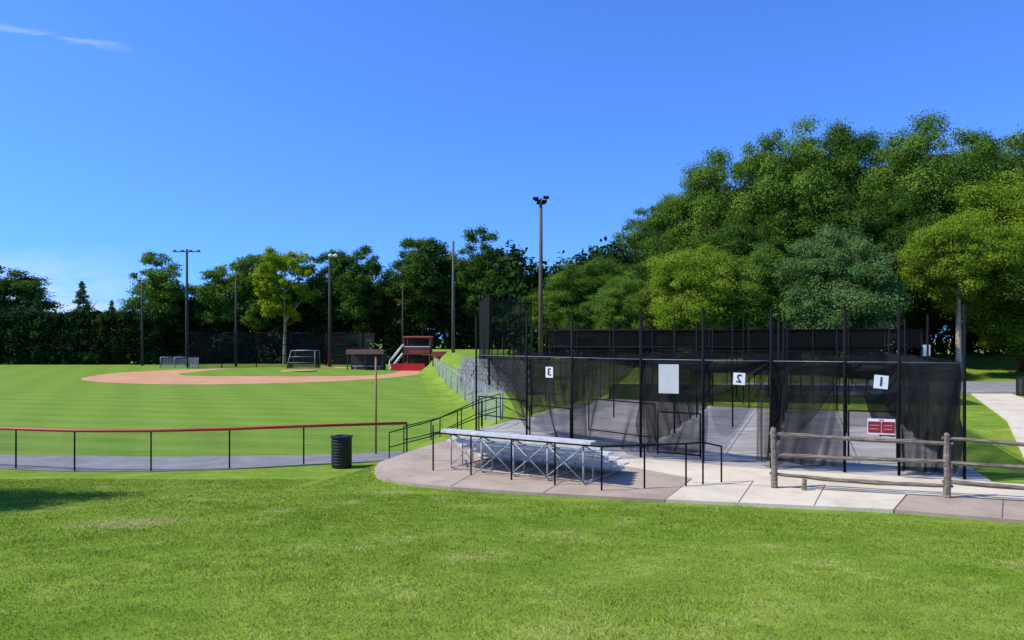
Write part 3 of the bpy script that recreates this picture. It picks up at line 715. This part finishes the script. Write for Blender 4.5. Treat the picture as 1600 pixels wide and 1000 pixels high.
gate(e2,off(lerp(C,E,0.1),0.6),off(lerp(C,E,0.45),0.6),ZF,1.9,(0.05,1.0))

def rear():
    e=empty('batting_cage',(3,31,ZF),'long dark pipe-framed practice cages behind the netted lanes','batting cage')
    x0,x1=1.5,16.9; ys_=[33,37,41,45]
    pp=MB()
    for y in ys_:
        for z in(3.99,3.25): pp.cyl((x0+(y-33)*0.15,y-0.0,z),(x1+(y-33)*0.3,y-2.5,z),0.04,n=6)
    for i in range(9):
        t=i/8; pp.cyl((x0+(x1-x0)*t,33-2.5*t,3.99),(x0+1.8+(x1+1.8-x0)*t,45-2.5*t,3.99),0.04,n=6)
    part('roof_pipe',pp,black,e)
    for j,y in enumerate(ys_):
        for i in range(12):
            t=i/11; x=x0+(y-33)*0.15+(x1-x0+(y-33)*0.15)*t; yy=y-2.5*t
            part('post',MB().cyl((x,yy,0.7),(x,yy,(4.5,4.0,4.3)[(i*2+j)%3]),0.03,n=6),black,e)
    def rf(u,v): return (x0+1.8*v+(x1-x0+1.8*v)*u,33+12*v-2.5*u,3.95-0.25*abs(math.sin(u*12.5))*abs(math.sin(v*9)))
    part('roof_net',MB().grid(rf,60,16),netdark,e)
    for k,yy in enumerate((33,37,41)):
        def bn(u,v): return (x0+0.6*k+(x1-x0)*u,yy-2.5*u,3.97-(0.72+0.2*abs(math.sin(u*12.5+k)))*v)
        part('valance_net',MB().grid(bn,90,3),netdark if k==1 else net,e)
    def bs(u,v): return (x0+1.8+(x1-x0+1.8)*u,45-2.5*u,3.93-2.9*v)
    part('back_net',MB().grid(bs,60,3),net,e)
rear()
def tall_net():
    e=empty('netting_fence',(-2.2,50,0.8),'tall black netting fence on closely spaced poles','fence')
    a=(-2.1,48); b=(1.35,52)
    for i in range(10):
        p=lerp(a,b,i/9); part('post',MB().cyl((p[0],p[1],0.6),(p[0],p[1],6.2+0.45*i/9),0.04,n=6),black,e)
    def fn(u,v): p=lerp(a,b,u); return (p[0],p[1],0.9+(5.2+0.45*u)*v)
    part('net',MB().grid(fn,8,4),net,e)
    r=MB()
    for z in(2.5,4.4,6.1): r.cyl((*a,z),(*b,z),0.03,n=6)
    for k in(0.5,1.0):
        q=(a[0]+0.9*k,a[1]-9*k); part('post',MB().cyl((q[0],q[1],0.6),(q[0],q[1],6.0),0.045,n=6),black,e); r.cyl((a[0]+.9*(k-.5),a[1]-9*(k-.5),6.0),(*q,6.0),0.03,n=6)
    def fn2(u,v): return (a[0]+0.9*u,a[1]-9*u,0.9+5.1*v)
    part('net',MB().grid(fn2,6,3),netlight,e)
    part('rail',r,black,e)
tall_net()
def block_wall():
    random.seed(9); m=MB(); a=(-3.0,43); b=(1.0,36.5); L=math.hypot(b[0]-a[0],b[1]-a[1]); rz=math.atan2(b[1]-a[1],b[0]-a[0])
    for j in range(8):
        n=int(L/0.45)
        for i in range(n):
            t=(i+0.5+(0.5 if j%2 else 0))/ (n+0.5); p=lerp(a,b,t)
            m.box((p[0]+random.uniform(-.02,.02),p[1]+j*0.03,0.75+0.22*j+0.11),(0.43,0.3+random.uniform(-.03,.03),0.205),rz=rz)
    top('retaining_wall',m,blockwall,(-3.0,43,0.7),'grey stone block retaining wall beside the cages','wall')
block_wall()

# ------------------------------------------------------------------ signs
def text_mesh(s,size):
    cu=bpy.data.curves.new('numeral','FONT'); cu.body=s; cu.size=size; cu.align_x='CENTER'; cu.align_y='CENTER'; cu.extrude=0.002; cu.offset=size*0.012
    o=bpy.data.objects.new('tmp',cu); COL.objects.link(o); bpy.context.view_layer.update()
    me=bpy.data.meshes.new_from_object(o.evaluated_get(bpy.context.evaluated_depsgraph_get())); bpy.data.objects.remove(o); me.name='numeral'
    return me
def number_sign(s,p,z,w,h,rz,tilt,label):
    e=empty('number_sign',(p[0],p[1],z),label,'sign','lane number signs',rz); e.rotation_euler=(0,tilt,rz)
    part('plate',MB().box((0,0,0),(w,0.012,h)).box((0,0.02,h*0.42),(w*0.3,0.03,0.02)),white,e,local=True)
    me=text_mesh(s,h*0.95); me.materials.clear(); me.materials.append(ink)
    o=bpy.data.objects.new('numeral',me); COL.objects.link(o); o.parent=e; o.location=(0,-0.012,0); o.rotation_euler=(math.pi/2,0,0); o.scale=(-1,1,1)
rzf=math.atan2(Hh[1]-E[1],Hh[0]-E[0])
number_sign('3',(0.94,18.6),2.77,0.21,0.27,rzf-0.2,0.0,'white placard with black number three hung on net')
number_sign('2',(4.76,15.5),2.77,0.24,0.25,rzf,0.04,'white placard with black number two hung on net')
number_sign('1',(7.16,14.35),2.77,0.25,0.26,rzf,0.08,'white placard with black number one hung on net')
e=empty('notice_board',(3.40,16.05,2.74),'large plain off-white board hung on the netting','sign',rz=rzf)
part('board',MB().box((0,0,0),(0.43,0.015,0.63)),offwhite,e,local=True); part('hook',MB().cyl((-.15,0.01,0.31),(-.15,0.02,0.41),0.008,n=5).cyl((.15,0.01,0.31),(.15,0.02,0.41),0.008,n=5),black,e,local=True)
e=empty('rules_sign',(7.09,14.2,1.92),'white sign with two red panels hung on gate','sign',rz=rzf)
part('board',MB().box((0,0,0),(0.48,0.015,0.30)),white,e,local=True)
part('red_panel',MB().box((-0.118,-0.011,-0.01),(0.222,0.006,0.215),).box((0.118,-0.011,-0.01),(0.222,0.006,0.215)),simple('sign_red',(0.22,0.010,0.014),(0.28,0.015,0.018),3,0.6),e,local=True)
lt=MB(); random.seed(4)
for cx in(-0.118,0.118):
    for z in(0.025,-0.045):
        x=cx-0.075
        while x<cx+0.06:
            w=random.uniform(0.008,0.018); lt.box((x+w/2,-0.0165,z),(w,0.003,0.010)); x+=w+0.012
part('lettering',lt,white,e,local=True)
lt=MB()
for x in(-0.03,-0.01,0.01,0.035): lt.box((x,-0.0105,0.125),(0.012,0.003,0.022))
part('lettering',lt,ink,e,local=True)
e=empty('small_sign',(18.5,33.0,3.1),'small white square sign on a rear post','sign'); part('board',MB().box((0,0,0),(0.32,0.02,0.5)),white,e,local=True); part('post',MB().cyl((0,0.04,-2.3),(0,0.04,0.25),0.03),black,e,local=True)

# ------------------------------------------------------------------ sky & sun
T=Vector((0.9,0.18,-0.98)); el=math.atan2(0.98,math.hypot(0.9,0.18)); az=math.atan2(-0.9,-0.18)
w=bpy.data.worlds.new('World'); scene.world=w; w.use_nodes=True; t=NT(w); bg=t.n['Background']
tc=t.new('ShaderNodeTexCoord'); sp=t.new('ShaderNodeSeparateXYZ'); t.link(tc.outputs['Generated'],sp.inputs[0])
cz=t.new('ShaderNodeCombineXYZ'); t.link(sp.outputs[0],cz.inputs[0]); t.link(sp.outputs[1],cz.inputs[1])
t.link(t.math('ADD',t.math('MULTIPLY',sp.outputs[2],1.0),0.11),cz.inputs[2])
nv=t.new('ShaderNodeVectorMath',operation='NORMALIZE'); t.link(cz.outputs[0],nv.inputs[0])
sky=t.new('ShaderNodeTexSky',sky_type='NISHITA'); sky.sun_disc=False; sky.sun_elevation=el; sky.sun_rotation=az%(2*math.pi)
sky.air_density=1.0; sky.dust_density=0.1; sky.ozone_density=2.0; sky.altitude=0
t.link(nv.outputs[0],sky.inputs[0])
tint=t.mix(1.0,sky.outputs[0],(0.64,1.16,2.15),'MULTIPLY')
yy=t.math('MAXIMUM',sp.outputs[1],0.05); u=t.math('DIVIDE',sp.outputs[0],yy); v=t.math('DIVIDE',sp.outputs[2],yy)
cv=t.new('ShaderNodeCombineXYZ'); t.link(t.math('MULTIPLY',u,3.0),cv.inputs[0]); t.link(t.math('MULTIPLY',v,14.0),cv.inputs[1])
nz=t.noise(cv.outputs[0],3.0,6,0.65)
line=t.math('ABSOLUTE',t.math('ADD',t.math('SUBTRACT',v,0.3115),t.math('MULTIPLY',u,0.159)))
line=t.math('ADD',line,t.math('MULTIPLY',t.math('SUBTRACT',nz,0.5),0.035))
streak=t.math('MULTIPLY',t.rng(line,0.0,0.006,1,0),t.rng(u,-0.54,-0.51,1,0))
streak=t.math('MULTIPLY',streak,t.rng(nz,0.3,0.6,0.0,0.45))
low=t.math('MULTIPLY',t.rng(v,0.05,0.13,1,0),t.rng(u,-0.62,-0.46,1,0)); low=t.math('MULTIPLY',low,t.rng(nz,0.36,0.58,0.15,0.85))
cl=t.math('MAXIMUM',streak,low,clamp=True)
colr=t.mix(cl,tint,(5.6,6.3,7.6))
t.link(colr,bg.inputs[0]); bg.inputs[1].default_value=0.128
sl=bpy.data.lights.new('sun','SUN'); sl.energy=5.0; sl.angle=math.radians(0.53); sl.color=(1.0,0.96,0.86)
so=bpy.data.objects.new('sun',sl); so.rotation_euler=T.to_track_quat('-Z','Y').to_euler(); so.location=(-30,-5,40); COL.objects.link(so)
# ------------------------------------------------------------------ camera
cam=bpy.data.cameras.new('camera'); cam.lens=26; cam.sensor_width=36; cam.shift_y=30/1600; cam.clip_end=6000; cam.clip_start=0.1
co=bpy.data.objects.new('camera',cam); co.location=(0,0,3.6); co.rotation_euler=(math.pi/2,0,0); COL.objects.link(co); scene.camera=co
